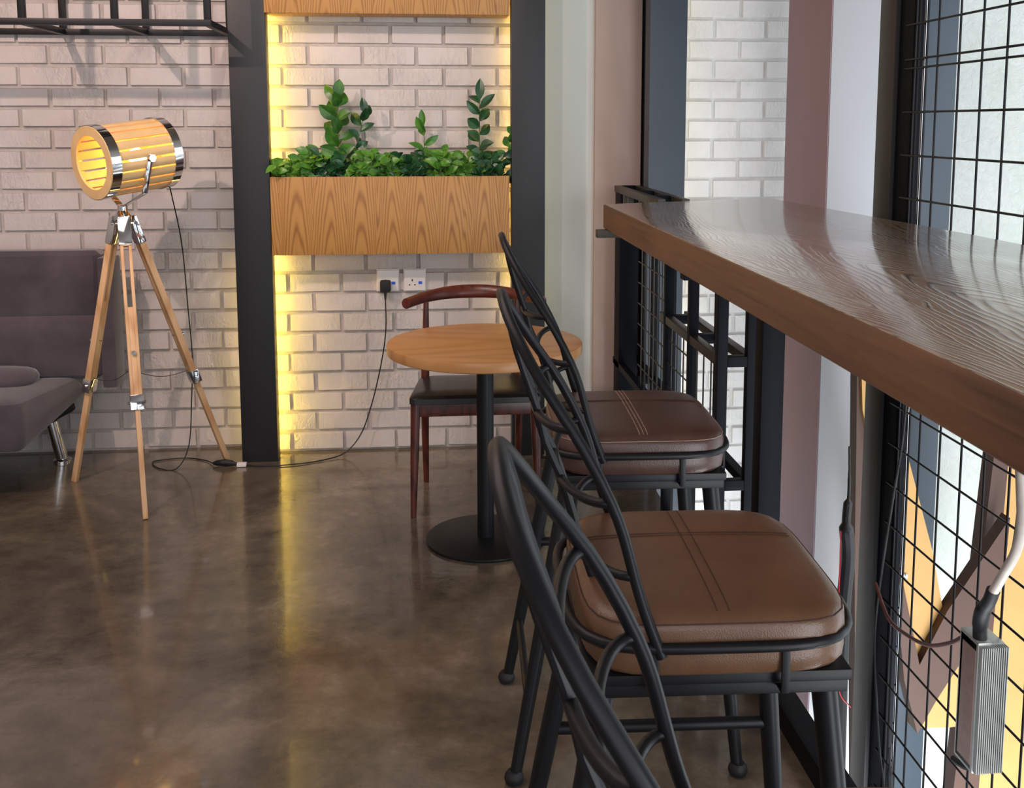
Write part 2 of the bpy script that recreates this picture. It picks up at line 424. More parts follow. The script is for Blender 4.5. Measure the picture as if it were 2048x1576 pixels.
# ------------------------------------------------------------------ steel rack on the left wall
def _sub(mb, name, mat, root):
    # world-space geometry attached to an unrotated root
    W = Vector(); q = root
    while q is not None: W = W+Vector(q.location); q = q.parent
    o = mb.build(name, mat, None, W); o.parent = root; o.location = (0, 0, 0); return o
rk = thing('wall_rack', 'black square-tube steel rack fixed high on the left brick wall', 'rack', (-1.5, 4.86, 1.9))
bw = .026; yf_, yb = 4.38, 4.855; zb_, zt = 1.9, 2.45
for (nm, y) in (('front_rail', yf_), ('rear_rail', yb)):
    for z in (zb_, zt):
        _sub(MB().box((-2.6, y-bw/2, z-bw/2), (-.84, y+bw/2, z+bw/2), .002), nm, M['black_metal'], rk)
for x in (-2.27, -1.918, -1.566, -1.214, -.855):
    _sub(MB().box((x-bw/2, yf_+bw/2, zb_-bw/2), (x+bw/2, yb-bw/2, zb_+bw/2), .002), 'cross_rail', M['black_metal'], rk)
    _sub(MB().box((x-bw/2, yf_+bw/2, zt-bw/2), (x+bw/2, yb-bw/2, zt+bw/2), .002), 'cross_rail', M['black_metal'], rk)
    _sub(MB().box((x-bw/2, yf_-bw/2, zb_+bw/2), (x+bw/2, yf_+bw/2, zt-bw/2), .002), 'upright', M['black_metal'], rk)
    _sub(MB().box((x-bw/2, yb-bw/2, zb_+bw/2), (x+bw/2, yb+bw/2, zt-bw/2), .002), 'upright', M['black_metal'], rk)

# ------------------------------------------------------------------ planters
def planter(x0, x1, z0, z1, y0, y1, label):
    r = thing('wooden_planter', label, 'planter', ((x0+x1)/2, y1, z0), 0, 'veneered planter boxes between the black pillars')
    t_ = .018
    _sub(MB().box((x0, y0, z0), (x1, y0+t_, z1), .0015), 'front_panel', M['planter_wood'], r)
    for xa in (x0, x1-t_):
        _sub(MB().box((xa, y0+t_, z0), (xa+t_, y1, z1), .001), 'side_panel', M['planter_wood'], r)
    _sub(MB().box((x0+t_, y0+t_, z0), (x1-t_, y1, z0+t_)), 'bottom_panel', M['planter_wood'], r)
    _sub(MB().box((x0+t_, y1-.012, z0+t_), (x1-t_, y1, z1)), 'back_panel', M['planter_wood'], r)
    _sub(MB().box((x0+t_, y0+t_, z1-.09), (x1-t_, y1-.012, z1-.07)), 'soil', M['soil'], r)
planter(-.664, .372, .932, 1.273, 4.618, 4.765, 'oak veneer planter box full of green plants, between the black pillars')
planter(-.668, .374, 1.968, 2.31, 4.618, 4.765, 'upper oak veneer box cut off by the top of the photo')

# plants
def leaf(mb, base, d, L, W, up=None, bend=.35, rnd=random):
    if up is None: up = Vector((rnd.uniform(-.7, .7), -1, rnd.uniform(-.1, 1)))
    d = Vector(d).normalized(); side = d.cross(up)
    if side.length < .05: side = Vector((1, 0, 0))
    side.normalize(); nrm = side.cross(d).normalized()
    prof = [(0, .06), (.12, .42), (.3, .85), (.5, 1.0), (.7, .86), (.88, .45), (1.0, .02)]
    vs = []
    for (t, wd) in prof:
        c = Vector(base)+d*(L*t)-nrm*(bend*L*t*t)
        hw = W/2*wd
        tri = [c+side*hw+nrm*(hw*.35), c, c-side*hw+nrm*(hw*.35)]
        for p in tri:
            if p.z < 1.285: p.y = min(max(p.y, 4.640), 4.748)
            p.y = min(p.y, 4.768)
        vs += tri
    fs = []
    for i in range(len(prof)-1):
        a = i*3; fs += [(a, a+1, a+4, a+3), (a+1, a+2, a+5, a+4)]
    mb.add(vs, fs, True)
def plant(label, x, y, kind, h, spread, n, seed, mat='leaf', L=.05, W=.026, cat='plant', lean=0):
    rnd = random.Random(seed)
    r = thing('leafy_plant', label, cat, (x, y, 1.185), 0, 'plants growing in the oak planter box')
    st = MB(); lf = MB(); z0 = 1.185
    if kind == 'sprig':
        P = [Vector((x, y, z0)), Vector((x+lean*.35*h, y, z0+h*.5)), Vector((x+lean*h*.9, y-.01, z0+h))]
        sp = spline(P, 8); st.tube(sp, [.0035-.0022*i/len(sp) for i in range(len(sp))], 6)
        for i in range(n):
            t_ = .28+.72*i/(n-1) if n > 1 else 1
            p = sp[min(len(sp)-1, int(t_*(len(sp)-1)))]
            a = i*2.4+rnd.uniform(-.4, .4)
            d = Vector((math.cos(a), math.sin(a)*.7-.15, .35+.55*t_+rnd.uniform(-.2, .2)))
            if i == n-1: d = Vector((rnd.uniform(-.3, .3), -.1, 1))
            leaf(lf, p, d, L*rnd.uniform(.8, 1.2), W*rnd.uniform(.85, 1.15), bend=rnd.uniform(.1, .4))
    else:
        for i in range(n):
            a = rnd.uniform(0, 2*PI); rr = spread*math.sqrt(rnd.random())
            bx = x+math.cos(a)*rr; by = y+math.sin(a)*min(rr, .045)
            hh = h*rnd.uniform(.35, 1)
            top = Vector((bx+rnd.uniform(-.03, .03), min(4.75, by+rnd.uniform(-.03, .02)), z0+hh))
            sp = [Vector((x+(bx-x)*.5, y, z0)), Vector((bx, by, z0+hh*.6)), top]
            st.tube(spline(sp, 4), .0013, 5, caps=False)
            for k in range(5):
                aa = rnd.uniform(0, 2*PI)
                d = Vector((math.cos(aa), math.sin(aa)*.6-.25, rnd.uniform(-.15, .75)))
                bp = Vector(sp[1]).lerp(top, rnd.uniform(0, 1))
                leaf(lf, bp, d, L*rnd.uniform(.65, 1.15), W*rnd.uniform(.8, 1.2), bend=rnd.uniform(.1, .5))
    _sub(st, 'stem', M['stem'], r); _sub(lf, 'foliage', M[mat], r)
PY = 4.69
plant('tall upright sprig with big dark leaves, left half of the oak planter', -.375, PY, 'sprig', .43, .1, 19, 11, 'leaf', .085, .056)
plant('second tall leafy shoot leaning right beside the tallest left sprig', -.33, PY-.01, 'sprig', .36, .1, 13, 12, 'leaf_dark', .07, .040, lean=.22)
plant('short three-leaf sprig standing up mid planter', .0, PY, 'sprig', .31, .1, 9, 13, 'leaf', .065, .034)
plant('tall rubbery dark-leaved sprig near the right end of the planter', .245, PY, 'sprig', .42, .1, 16, 14, 'leaf_dark', .08, .046)
plant('bright sprig leaning over the black pillar at the right end', .325, PY-.03, 'sprig', .30, .1, 11, 15, 'leaf', .06, .032, lean=.30)
bush = [(-.60, .13, 'low bushy plant at the extreme left end of the planter, spilling over the pillar', 'leaf'),
        (-.50, .15, 'low bushy plant with yellow-green tips, second from the left end', 'leaf'),
        (-.39, .15, 'dense low foliage at the foot of the tall left sprig', 'leaf_dark'),
        (-.27, .14, 'low mixed foliage just right of the tall left sprig', 'leaf'),
        (-.16, .13, 'lowest loose foliage left of the planter middle', 'leaf'),
        (-.05, .13, 'low foliage in the planter middle beside the short sprig', 'leaf_dark'),
        (.07, .15, 'round-leaved low plant right of the short middle sprig', 'leaf'),
        (.18, .14, 'low foliage left of the dark-leaved right sprig', 'leaf'),
        (.29, .15, 'full foliage hanging over the front at the right end of the planter', 'leaf_dark')]
for i, (x, h, lb, m_) in enumerate(bush):
    plant(lb, x, PY-.01, 'bush', h+.055, .06, 24, 40+i, m_, .055, .036)

# ------------------------------------------------------------------ sockets and cords
def socket(x0, z0, label, plugged):
    s_ = .0945
    r = thing('wall_socket', label, 'socket', (x0+s_/2, 4.772, z0), 0, 'white sockets under the planter')
    _sub(MB().box((x0-.004, 4.764, z0-.004), (x0+s_+.004, 4.776, z0+s_+.004), .002), 'back_box', M['white_plastic'], r)
    _sub(MB().box((x0, 4.752, z0), (x0+s_, 4.764, z0+s_), .003), 'faceplate', M['white_plastic'], r)
    _sub(MB().box((x0+s_-.03, 4.7485, z0+.030), (x0+s_-.014, 4.753, z0+.042), .001), 'switch', M['blue_plastic'], r)
    cx = x0+.036; 
    for (dx, dz, w_, h_) in ((0, .047, .005, .010), (-.012, .026, .007, .005), (.012, .026, .007, .005)):
        if not plugged or dz > .04:
            _sub(MB().box((cx+dx-w_/2, 4.7512, z0+dz-h_/2), (cx+dx+w_/2, 4.7525, z0+dz+h_/2)), 'pin_hole', M['rubber'], r)
socket(-.219, .748, 'white wall socket with the black plug in it, left of the pair', True)
socket(-.098, .748, 'white wall socket with no plug, right of the pair', False)
pc = thing('plug_lead', 'black power cord hanging from the left socket and crossing the floor', 'cord', (-.183, 4.7, 0))
plug = MB(); plug.box((-.207, 4.712, .745), (-.158, 4.75, .800), .010)
plug.cyl((-.183, 4.725, .750), (-.183, 4.722, .712), .008, .004, 12)
_sub(plug, 'plug', M['rubber'], pc)
cpts = [(-.183, 4.722, .72), (-.182, 4.72, .60), (-.192, 4.725, .50), (-.215, 4.73, .38), (-.25, 4.73, .24), (-.30, 4.72, .10), (-.37, 4.69, .02), (-.46, 4.63, .005), (-.60, 4.575, .005), (-.74, 4.57, .005), (-.80, 4.585, .006)]
_sub(MB().tube(spline(cpts, 10), .0028, 8), 'cable', M['cable'], pc)
_sub(MB().box((-.838, 4.57, .002), (-.797, 4.596, .018), .003), 'tag', M['white_plastic'], pc)
cn = MB().tube([(-.945, 4.605, .012), (-.93, 4.603, .014), (-.89, 4.597, .016), (-.86, 4.592, .014), (-.838, 4.586, .01)], [.006, .012, .0155, .012, .005], 14)
_sub(cn, 'connector', M['rubber'], pc)

# ------------------------------------------------------------------ tripod lamp
HUB = Vector((-1.213, 4.36, 1.135))
lamp = thing('tripod_floor_lamp', 'tripod floor lamp with pale wooden legs and lit slatted drum head', 'floor lamp', (HUB.x, HUB.y, 0))
feet = [Vector((-1.489, 4.46, 0)), Vector((-1.079, 3.987, 0)), Vector((-.887, 4.647, 0))]
for f in feet:
    dirh = Vector((f.x-HUB.x, f.y-HUB.y, 0)).normalized()
    top = HUB+dirh*.035-Vector((0, 0, .02)); d = (f-top)
    tang = Vector((0, 0, 1)).cross(dirh)
    J = top+d*.58; up_ = dirh
    leg = MB()
    for sgn in (-1, 1):
        leg.beam(top+tang*sgn*.0155+d*.06, J+tang*sgn*.0155+d*.03, .012, .026, dirh, .0015)
    leg.beam(top+d*.30, f, .019, .024, dirh, .0015)
    leg.beam(top+d*.06, top+d*.09, .042, .026, dirh, .001)
    lo = _sub(leg, 'leg', M['pine'], lamp)
    br = MB().beam(J+d*.015, J+d*.065, .050, .036, dirh, .002)
    br.cyl(J+d*.04-tang*.034, J+d*.04+tang*.034, .005, n=10)
    _sub(br, 'clamp', M['chrome'], lo)
    cp = MB().beam(top-d*.012, top+d*.085, .05, .032, dirh, .002)
    cp.cyl(top+d*.01-tang*.033, top+d*.01+tang*.033, .007, n=12)
    _sub(cp, 'leg_cap', M['chrome'], lo)
    bt = MB().cyl(J-d*.13-dirh*.02, J-d*.13+dirh*.024, .004, n=10); bt.cyl(J-d*.13+dirh*.018, J-d*.13+dirh*.026, .009, n=12)
    _sub(bt, 'wing_nut', M['chrome'], lo)
ch = MB(); C0 = HUB.copy(); C0.z = .50
for f in feet:
    t_ = .60; p = HUB.lerp(f, t_)
    ch.tube([C0+(p-C0)*k/8+Vector((0, 0, -.03*math.sin(PI*k/8))) for k in range(9)], .0014, 5)
_sub(ch, 'spreader_chain', M['galv'], lamp)
hb = MB().lathe([(.02, -.03), (.04, -.03), (.045, -.02), (.045, 0), (.03, .008), (.02, .02), (.02, .04), (.012, .045)], HUB, 24)
_sub(hb, 'hub', M['chrome'], lamp)
# drum head
Cf = Vector((-1.283, 4.235, 1.350)); Cb = Vector((-1.075, 4.455, 1.384))
ax = (Cf-Cb).normalized(); L = (Cf-Cb).length; R = .142
zup = Vector((0, 0, 1)); sx_ = ax.cross(zup).normalized(); uy = sx_.cross(ax).normalized()
def hp(a, r, t_):   # point on the drum
    return Cb+ax*t_+(sx_*math.cos(a)+uy*math.sin(a))*r
slats = MB(); ns = 20
for k in range(ns):
    a = 2*PI*(k+.5)/ns; da = 2*PI/ns*.40
    q = []
    for t_ in (0.0, L):
        q.append([hp(a-da, R-.004, t_), hp(a-da*.3, R, t_), hp(a+da*.3, R, t_), hp(a+da, R-.004, t_),
                  hp(a+da, R-.011, t_), hp(a-da, R-.011, t_)])
    slats.loft(q, False)
shade = _sub(slats, 'shade', M['shade_wood'], lamp)
def ring(t0, t1, r0, r1, seg=56):
    rg = MB(); rr = []
    for (r, t_) in ((r0, t0), (r1, t0), (r1, t1), (r0, t1), (r0, t0)):
        rr.append((r, t_))
    vs = []; fs = []
    n = seg
    for (r, t_) in rr[:4]:
        for k in range(n): vs.append(hp(2*PI*k/n, r, t_))
    for i in range(4):
        j = (i+1) % 4
        for k in range(n): fs.append((i*n+k, i*n+(k+1) % n, j*n+(k+1) % n, j*n+k))
    rg.add(vs, fs, True); return rg
_sub(ring(L-.036, L+.004, R-.002, R+.005), 'front_band', M['chrome'], shade)
_sub(ring(-.004, .032, R-.002, R+.005), 'rear_band', M['chrome'], shade)
_sub(ring(L-.004, L+.006, R-.036, R+.002), 'front_ring', M['shade_wood'], shade)
bk = MB(); n = 40
bk.add([hp(2*PI*k/n, R-.004, 0.004) for k in range(n)]+[hp(2*PI*k/n, R-.004, .014) for k in range(n)],
       [tuple(range(n)), tuple(range(n, 2*n))]+[(k, (k+1) % n, n+(k+1) % n, n+k) for k in range(n)])
_sub(bk, 'back_disc', M['shade_wood'], shade)
mx = Matrix((sx_, uy, ax)).transposed().to_4x4()
_sub(MB().lathe([(.0, .055), (.022, .06), (.034, .085), (.03, .11), (.014, .125), (0, .128)][::1], Cb+ax*.02, 24, mx), 'bulb', M['bulb'], lamp)
_sub(MB().lathe([(.02, .0), (.02, .055), (.012, .058)], Cb+ax*.014, 20, mx), 'bulb_holder', M['chrome'], lamp)
yk = MB(); mid = Cb+ax*(L*.48)
for sg in (1, -1):
    P0 = mid+sx_*sg*(R+.012); 
    P1 = P0+Vector((0, 0, -.03)); P2 = mid+sx_*sg*(R-.012)+ax*.02+Vector((0, 0, -.135)); P3 = HUB+Vector((0, 0, .035))+sx_*sg*.01
    yk.beam(P0+Vector((0, 0, .015)), P2, .005, .024, ax, .001); yk.beam(P2, P3, .005, .024, ax, .001)
    yk.cyl(mid+sx_*sg*(R-.01), mid+sx_*sg*(R+.024), .006, n=12)
    yk.cyl(mid+sx_*sg*(R+.014), mid+sx_*sg*(R+.024), .016, n=6, smooth=False)
_sub(yk, 'yoke', M['chrome'], lamp)
lc = [Cb+ax*.01+Vector((0.03, .02, -.13)), (-1.03, 4.55, 1.0), (-1.025, 4.60, .7), (-1.02, 4.62, .5), (-1.03, 4.62, .3), (-1.045, 4.60, .1), (-1.09, 4.56, .01), (-1.17, 4.58, .004), (-1.22, 4.68, .004), (-1.10, 4.72, .004), (-1.0, 4.68, .004), (-.95, 4.62, .008), (-.94, 4.605, .011)]
_sub(MB().tube(spline(lc, 10), .0026, 8), 'cord', M['cable'], lamp)
lc2 = [(-1.2, 4.69, .004), (-1.17, 4.60, .004), (-1.08, 4.45, .004), (-1.03, 4.30, .004)]

# ------------------------------------------------------------------ sofa
sofa = thing('sofa', 'dark grey suede sofa cut off at the left edge, beside the tripod lamp', 'sofa', (-2.2, 4.6, 0))
def cushion(name, corners, z0, z1, r, parent, mat, puff=.012, tiltb=0):
    # corners: four (x,y) going round; rounded block between z0 and z1
    C = [Vector((c[0], c[1], 0)) for c in corners]
    cen = sum(C, Vector())/4
    def ringat(inset, z):
        out = []
        for i in range(4):
            a = C[i-1]; b = C[i]; c = C[(i+1) % 4]
            u1 = (a-b).normalized(); u2 = (c-b).normalized()
            bb = b+(u1+u2)*inset
            for k in range(6):
                t_ = k/5
                p = (bb+u1*r)*(1-t_)**2+bb*2*t_*(1-t_)+(bb+u2*r)*t_**2
                out.append(Vector((p.x, p.y, z)))
        return out
    h = z1-z0
    prof = [(r*.7, z0), (r*.25, z0+r*.25), (0, z0+r*.8), (-puff, z0+h*.5), (0, z1-r*.8), (r*.25, z1-r*.25), (r*.7, z1-.002), (r*1.6, z1+puff*.3), (r*3, z1+puff*.8)]
    RR = [ringat(a, z) for a, z in prof]
    for rg_ in RR:
        for p in rg_:
            if p.z < z0+h*.75: p.z += tiltb*max(0, p.y-4.2)*(1-(p.z-z0)/(h*.75))
    mb = MB().loft(RR); return _sub(mb, name, mat, parent)
cushion('seat', [(-3.3, 4.18), (-1.60, 4.20), (-1.50, 4.66), (-3.3, 4.68)], .20, .41, .035, sofa, M['suede'], .012, .26)
rl = []
for (x, k) in ((-3.3, 1), (-2.4, 1), (-1.74, 1), (-1.69, .93), (-1.66, .78), (-1.645, .55), (-1.64, .2)):
    rl.append([Vector((x, 4.515+.095*k*math.cos(2*PI*j/20), .435+.05*k*math.sin(2*PI*j/20)-.02*(x+1.64))) for j in range(20)])
_sub(MB().loft(rl), 'seat_roll', M['suede'], sofa)
bkc = MB()
def backslab(x0, x1, zz0, zz1, yb0, th, lean):
    rings = []
    for (z, ins) in ((zz0, .03), (zz0+.02, .005), (zz0+.05, 0), ((zz0+zz1)/2-.02, 0), ((zz0+zz1)/2, .012), ((zz0+zz1)/2+.02, 0), (zz1-.05, 0), (zz1-.02, .006), (zz1, .03)):
        y = yb0+lean*(z-zz0)
        rings.append([Vector(p) for p in ((x0+ins, y+ins, z), (x1-.03-ins, y+ins, z), (x1-ins, y+.03, z), (x1-ins, y+th-ins, z), (x0+ins, y+th-ins, z))])
    return MB().loft(rings)
_sub(backslab(-3.3, -1.40, .40, .955, 4.60, .12, .12), 'backrest', M['suede'], sofa)
_sub(MB().box((-1.402, 4.60, .36), (-1.335, 4.74, .935), .02), 'side_panel', M['suede'], sofa)
_sub(MB().box((-3.2, 4.30, .17), (-1.75, 4.74, .25), .01), 'base', M['rubber'], sofa)
lg = MB().cyl((-1.66, 4.72, .19), (-1.632, 4.74, .012), .026, n=24); lg.lathe([(.04, 0), (.04, .008), (.028, .016)], (-1.63, 4.74, 0), 28)
_sub(lg, 'leg', M['chrome'], sofa)
_sub(MB().beam((-1.72, 4.66, .20), (-1.56, 4.70, .28), .06, .07, (0, 0, 1), .02), 'hinge_bracket', M['rubber'], sofa)

# ------------------------------------------------------------------ cafe table
TX, TY = .206, 3.668
tb = thing('round_cafe_table', 'round cafe table with honey wood top and black pedestal', 'table', (TX, TY, 0))
_sub(MB().lathe([(0, .694), (.338, .694), (.346, .698), (.347, .702), (.347, .726), (.345, .731), (.341, .7325), (0, .7325)], (TX, TY, 0), 96), 'tabletop', M['table_wood'], tb)
_sub(MB().lathe([(.09, .684), (.09, .694)], (TX, TY, 0), 32), 'mounting_plate', M['black_metal'], tb)
_sub(MB().lathe([(.0305, .014), (.0305, .685)], (TX, TY, 0), 32), 'column', M['black_metal'], tb)
_sub(MB().lathe([(.216, .0), (.217, .004), (.216, .010), (.208, .013), (.03, .0155)], (TX, TY, 0), 72), 'base', M['black_metal'], tb)

# ------------------------------------------------------------------ elbow chair behind the table
ec = thing('elbow_chair', 'reddish wooden elbow chair with black vinyl seat behind the round table', 'chair', (.185, 4.12, 0))
for (fx, fy, tx, ty, zt_) in ((-.058, 3.905, -.045, 3.93, .44), (.425, 3.905, .412, 3.93, .44)):
    _sub(MB().tube([(tx, ty, zt_), (tx*.5+fx*.5, ty*.5+fy*.5, zt_/2), (fx, fy, 0)], [.019, .016, .011], 16), 'leg', M['red_wood'], ec)
for (fx, sgn) in ((-.008, -1), (.378, 1)):
    P = [(fx, 4.305, 0), (fx+.002*sgn, 4.26, .25), (fx, 4.225, .46), (fx-.004*sgn, 4.235, .62), (fx-.008*sgn, 4.25, .790)]
    sp = spline(P, 6); _sub(MB().tube(sp, [.011+.006*math.sin(PI*min(1, i/len(sp)*1.1)) for i in range(len(sp))], 16), 'leg', M['red_wood'], ec)
for (a, b) in (((-.045, 3.93, .415), (.412, 3.93, .415)), ((-.004, 4.23, .415), (.374, 4.23, .415)), ((-.045, 3.93, .415), (-.004, 4.23, .415)), ((.412, 3.93, .415), (.374, 4.23, .415))):
    _sub(MB().beam(a, b, .022, .05, (0, 0, 1), .003), 'apron', M['red_wood'], ec)
s_ = MB(); rings = []
def trap(ins, z):
    pts = [(-.072+ins, 3.905+ins), (.440-ins, 3.905+ins), (.400-ins, 4.25-ins), (-.030+ins, 4.25-ins)]
    out = []
    for i in range(4):
        a = Vector((*pts[i-1], z)); b = Vector((*pts[i], z)); c = Vector((*pts[(i+1) % 4], z))
        u1 = (a-b).normalized()*.03; u2 = (c-b).normalized()*.03
        for k in range(5):
            t_ = k/4; out.append((b+u1)*(1-t_)**2+b*2*t_*(1-t_)+(b+u2)*t_**2)
    return out
_sub(MB().loft([trap(.012, .437), trap(0, .442), trap(0, .462), trap(.008, .472), trap(.03, .478), trap(.08, .481)]), 'seat', M['black_vinyl'], ec)
cr = []
for i in range(33):
    t_ = -1+2*i/32
    x = .19+.268*t_; y = 4.27-.20*abs(t_)**2.3; z = .818-.014*abs(t_)**2.2
    hw_ = .027*(1-.35*abs(t_)**2) ; th = .0155+.003*abs(t_)
    if abs(t_) > .8: hw_ = .021; th = .0195
    tz = .35*(1-abs(t_))
    ring_ = []
    dx = 1; dy = -.2*2.3*abs(t_)**1.3*(1 if t_ > 0 else -1)/.268
    nv = Vector((-dy, 1, 0)).normalized()
    for k in range(16):
        a = 2*PI*k/16; c_, q_ = math.cos(a), math.sin(a)
        off = nv*(th*c_)+Vector((0, 0, hw_*q_))+nv*(tz*.02*q_)
        ring_.append(Vector((x, y, z))+off)
    cr.append(ring_)
_sub(MB().loft(cr), 'crest_rail', M['red_wood'], ec)

# ------------------------------------------------------------------ bar counter
bc = thing('bar_counter', 'thick brown wooden bar counter on a dark steel frame', 'counter', (.9, 2.0, 0))
zt_, zb2 = 1.217, 1.131
fp = [(.633, 3.69), (.628, 1.6), (.620, .35)]      # front edge
bp = [(1.322, 3.932), (1.405, 2.6), (1.43, .35)]
poly = fp+bp[::-1]
def slab(poly, z0, z1, c):
    n = len(poly); cen = sum((Vector((*p, 0)) for p in poly), Vector())/n
    def rg(z, ins): 
        out = []
        for p in poly:
            v = Vector((*p, 0)); d = (cen-v); d = Vector((math.copysign(ins, d.x), math.copysign(ins, d.y), 0)); out.append(Vector((p[0]+d.x, p[1]+d.y, z)))
        return out
    return MB().loft([rg(z0, c), rg(z0+c, 0), rg(z1-c, 0), rg(z1-c*.3, c*.3), rg(z1, c)], False)
_sub(slab(poly, zb2, zt_-.0015, .003), 'counter_edge', M['bar_side_wood'], bc)
top = [(p[0]+.0025, p[1]-.0025*(1 if p[1] > 3 else 0)) for p in fp]+[(p[0]-.0025, p[1]-.003*(1 if p[1] > 3 else 0)) for p in bp[::-1]]
_sub(slab(top, zt_-.004, zt_, .0008), 'worktop', M['bar_top_wood'], bc)
X0, X1 = .867, .927
for y in (2.60, .45):
    _sub(MB().box((X0, y, .06), (X1, y+.06, zb2), .002), 'post', M['frame_metal'], bc)
_sub(MB().box((X0, .2, 0.0), (X1, 2.66, .06), .002), 'floor_rail', M['frame_metal'], bc)
_sub(MB().box((X0, .4, zb2-.04), (X1, 3.7, zb2), .002), 'top_rail', M['frame_metal'], bc)
for y in (3.62, 2.60, .45):
    _sub(MB().box((.655 if y < 3 else .60, y, zb2-.028), (1.28, y+.04, zb2), .002), 'bracket', M['galv'] if y > 3 else M['frame_metal'], bc)

# ------------------------------------------------------------------ planter-style guard rail behind the counter
gr = thing('guard_rail', 'dark steel ladder-frame guard rail with open trays along the stairwell edge', 'railing', (.93, 3.9, 0))
w_ = .032; XF, XB = .883, .975
ys = [4.74, 4.36, 4.06, 3.72, 3.37, 3.03]
for i, y in enumerate(ys):
    topz = 1.20 if y > 3.8 else zb2-.041
    if i == 0: continue
    if y < 3.8:
        _sub(MB().box((XF-w_/2, y-w_/2, 0), (XF+w_/2, y+w_/2, topz), .002), 'upright', M['frame_metal'], gr)
    _sub(MB().box((XB-w_/2, y-w_/2, -.2), (XB+w_/2, y+w_/2, topz), .002), 'upright', M['frame_metal'], gr)
_sub(MB().box((.868, 4.62, 0), (.955, 4.74, 1.195), .003), 'end_post', M['frame_metal'], gr)
for z, y0, y9 in ((1.205, 3.84, 4.765), (.79, 3.0, 3.80), (.405, 3.0, 4.765)):
    for x in (XF, XB):
        _sub(MB().box((x-w_/2+.001, y0+.02, z-w_/2+.001), (x+w_/2-.001, y9, z+w_/2-.001), .002), 'rail', M['galv'] if z > .7 else M['frame_metal'], gr)
    for y in ys:
        if y0 < y < y9:
            _sub(MB().box((XF+w_/2, y-w_/2, z-w_/2), (XB-w_/2, y+w_/2, z+w_/2), .002), 'rung', M['frame_metal'], gr)
for y in (4.56, 4.46, 4.22, 3.9):
    _sub(MB().box((XF-.012, y-.012, 1.09), (XF+.012, y+.012, 1.19), .001), 'slot_bar', M['galv'], gr)
_sub(MB().box((XF-w_/2, 3.84, 1.055), (XF+w_/2, 4.62, 1.085), .002), 'rail', M['galv'], gr)
# wire mesh infill
wm = MB()
for k in range(7):
    y = 3.75+k*.075; wm.tube([(XF, y, .30), (XF, y, 1.05)], .0028, 6)
for k in range(9):
    z = .33+k*.0865; wm.tube([(XF-.005, 3.74, z), (XF-.005, 4.24, z)], .0028, 6)
for k in range(8):
    y = 3.05+k*.088; 
    if y < 3.72: wm.tube([(XF, y, .42), (XF, y, .77)], .0028, 6)
for k in range(4):
    z = .46+k*.0865; wm.tube([(XF-.005, 3.4, z), (XF-.005, 3.71, z)], .0028, 6)
_sub(wm, 'wire_mesh', M['galv'], gr)

# ------------------------------------------------------------------ tall mesh screen on the right
ms = thing('mesh_screen', 'tall black wire mesh screen with a dark post beyond the counter', 'screen', (1.49, 2.4, -1.2))
_sub(MB().box((1.468, 3.21, -1.4), (1.525, 3.325, 3.0), .002), 'post', plain('bronze_black_post', (38, 35, 34), .45, 0, .1, 8), ms)
_sub(MB().box((1.482, 3.112, -1.4), (1.53, 3.208, 3.0), .002), 'frame_upright', M['frame_metal'], ms)
wv = MB(); wh = MB()
YS = [3.108, 3.085, 3.035, 2.965, 2.84, 2.718, 2.596, 2.474, 2.352, 2.23, 2.108, 1.986, 1.864, 1.742]
for y in YS: wv.tube([(1.487, y, -1.2), (1.487, y, 3.0)], .0034, 8)
zz = [1.404+.132*k for k in range(-20, 12)]
for z in zz: wh.tube([(1.481, 3.16, z), (1.481, 1.70, z)], .0034, 8)
wh.tube([(1.481, 3.16, 1.695), (1.481, 1.70, 1.695)], .0034, 8)
_sub(wv, 'vertical_wires', M['wire'], ms); _sub(wh, 'horizontal_wires', M['wire'], ms)
_sub(MB().tube([(1.50, 3.075, -1.2), (1.50, 3.075, 3.0)], .004, 8), 'rod', M['chrome'], ms)

# LED driver hung on the mesh
DL = Vector((1.478, 2.535, .0))
dv = thing('power_supply', 'grey finned aluminium power supply hanging on the wire mesh', 'power supply', (1.46, 2.53, -.17))
b_ = MB(); b_.box((1.440, 2.492, -.185), (1.478, 2.584, .175), .004); b_.box((1.440, 2.497, -.18), (1.516, 2.58, .17), .003)
_sub(b_, 'housing', M['aluminium'], dv)
fn = MB()
for k in range(13):
    x = 1.4435+k*.0058; fn.box((x, 2.476, -.178), (x+.0022, 2.498, .168))
_sub(fn, 'fins', M['aluminium'], dv)
_sub(MB().box((1.4385, 2.500, -.165), (1.4405, 2.566, .15), .0005), 'label_plate', plain('faded_label', (168, 140, 132), .5), dv)
gl = MB().tube(spline([(1.46, 2.52, .17), (1.458, 2.52, .21), (1.452, 2.50, .26), (1.45, 2.47, .30), (1.45, 2.455, .335)], 6), [.018]*6+[.02]*8+[.017]*11, 12)
_sub(gl, 'cable_gland', M['rubber'], dv)
_sub(MB().tube(spline([(1.45, 2.455, .33), (1.452, 2.42, .39), (1.455, 2.375, .47), (1.456, 2.36, .55), (1.458, 2.375, .64), (1.46, 2.40, .78), (1.47, 2.41, 1.0)], 8), .0125, 12), 'conduit', plain('grey_conduit', (206, 196, 186), .5), dv)
_sub(MB().tube(spline([(1.465, 2.56, .165), (1.462, 2.60, .14), (1.458, 2.66, .09), (1.457, 2.78, .02), (1.46, 2.92, -.02), (1.462, 3.05, -.03), (1.47, 3.17, .03)], 8), .006, 8), 'brown_lead', plain('brown_lead', (88, 44, 40), .5), dv)
_sub(MB().tube(spline([(1.465, 2.50, -.18), (1.462, 2.56, -.21), (1.46, 2.62, -.225)], 6), .009, 8), 'bottom_lead', M['rubber'], dv)

dv.location = Vector(dv.location)+Vector((-.038, -.062, 0))

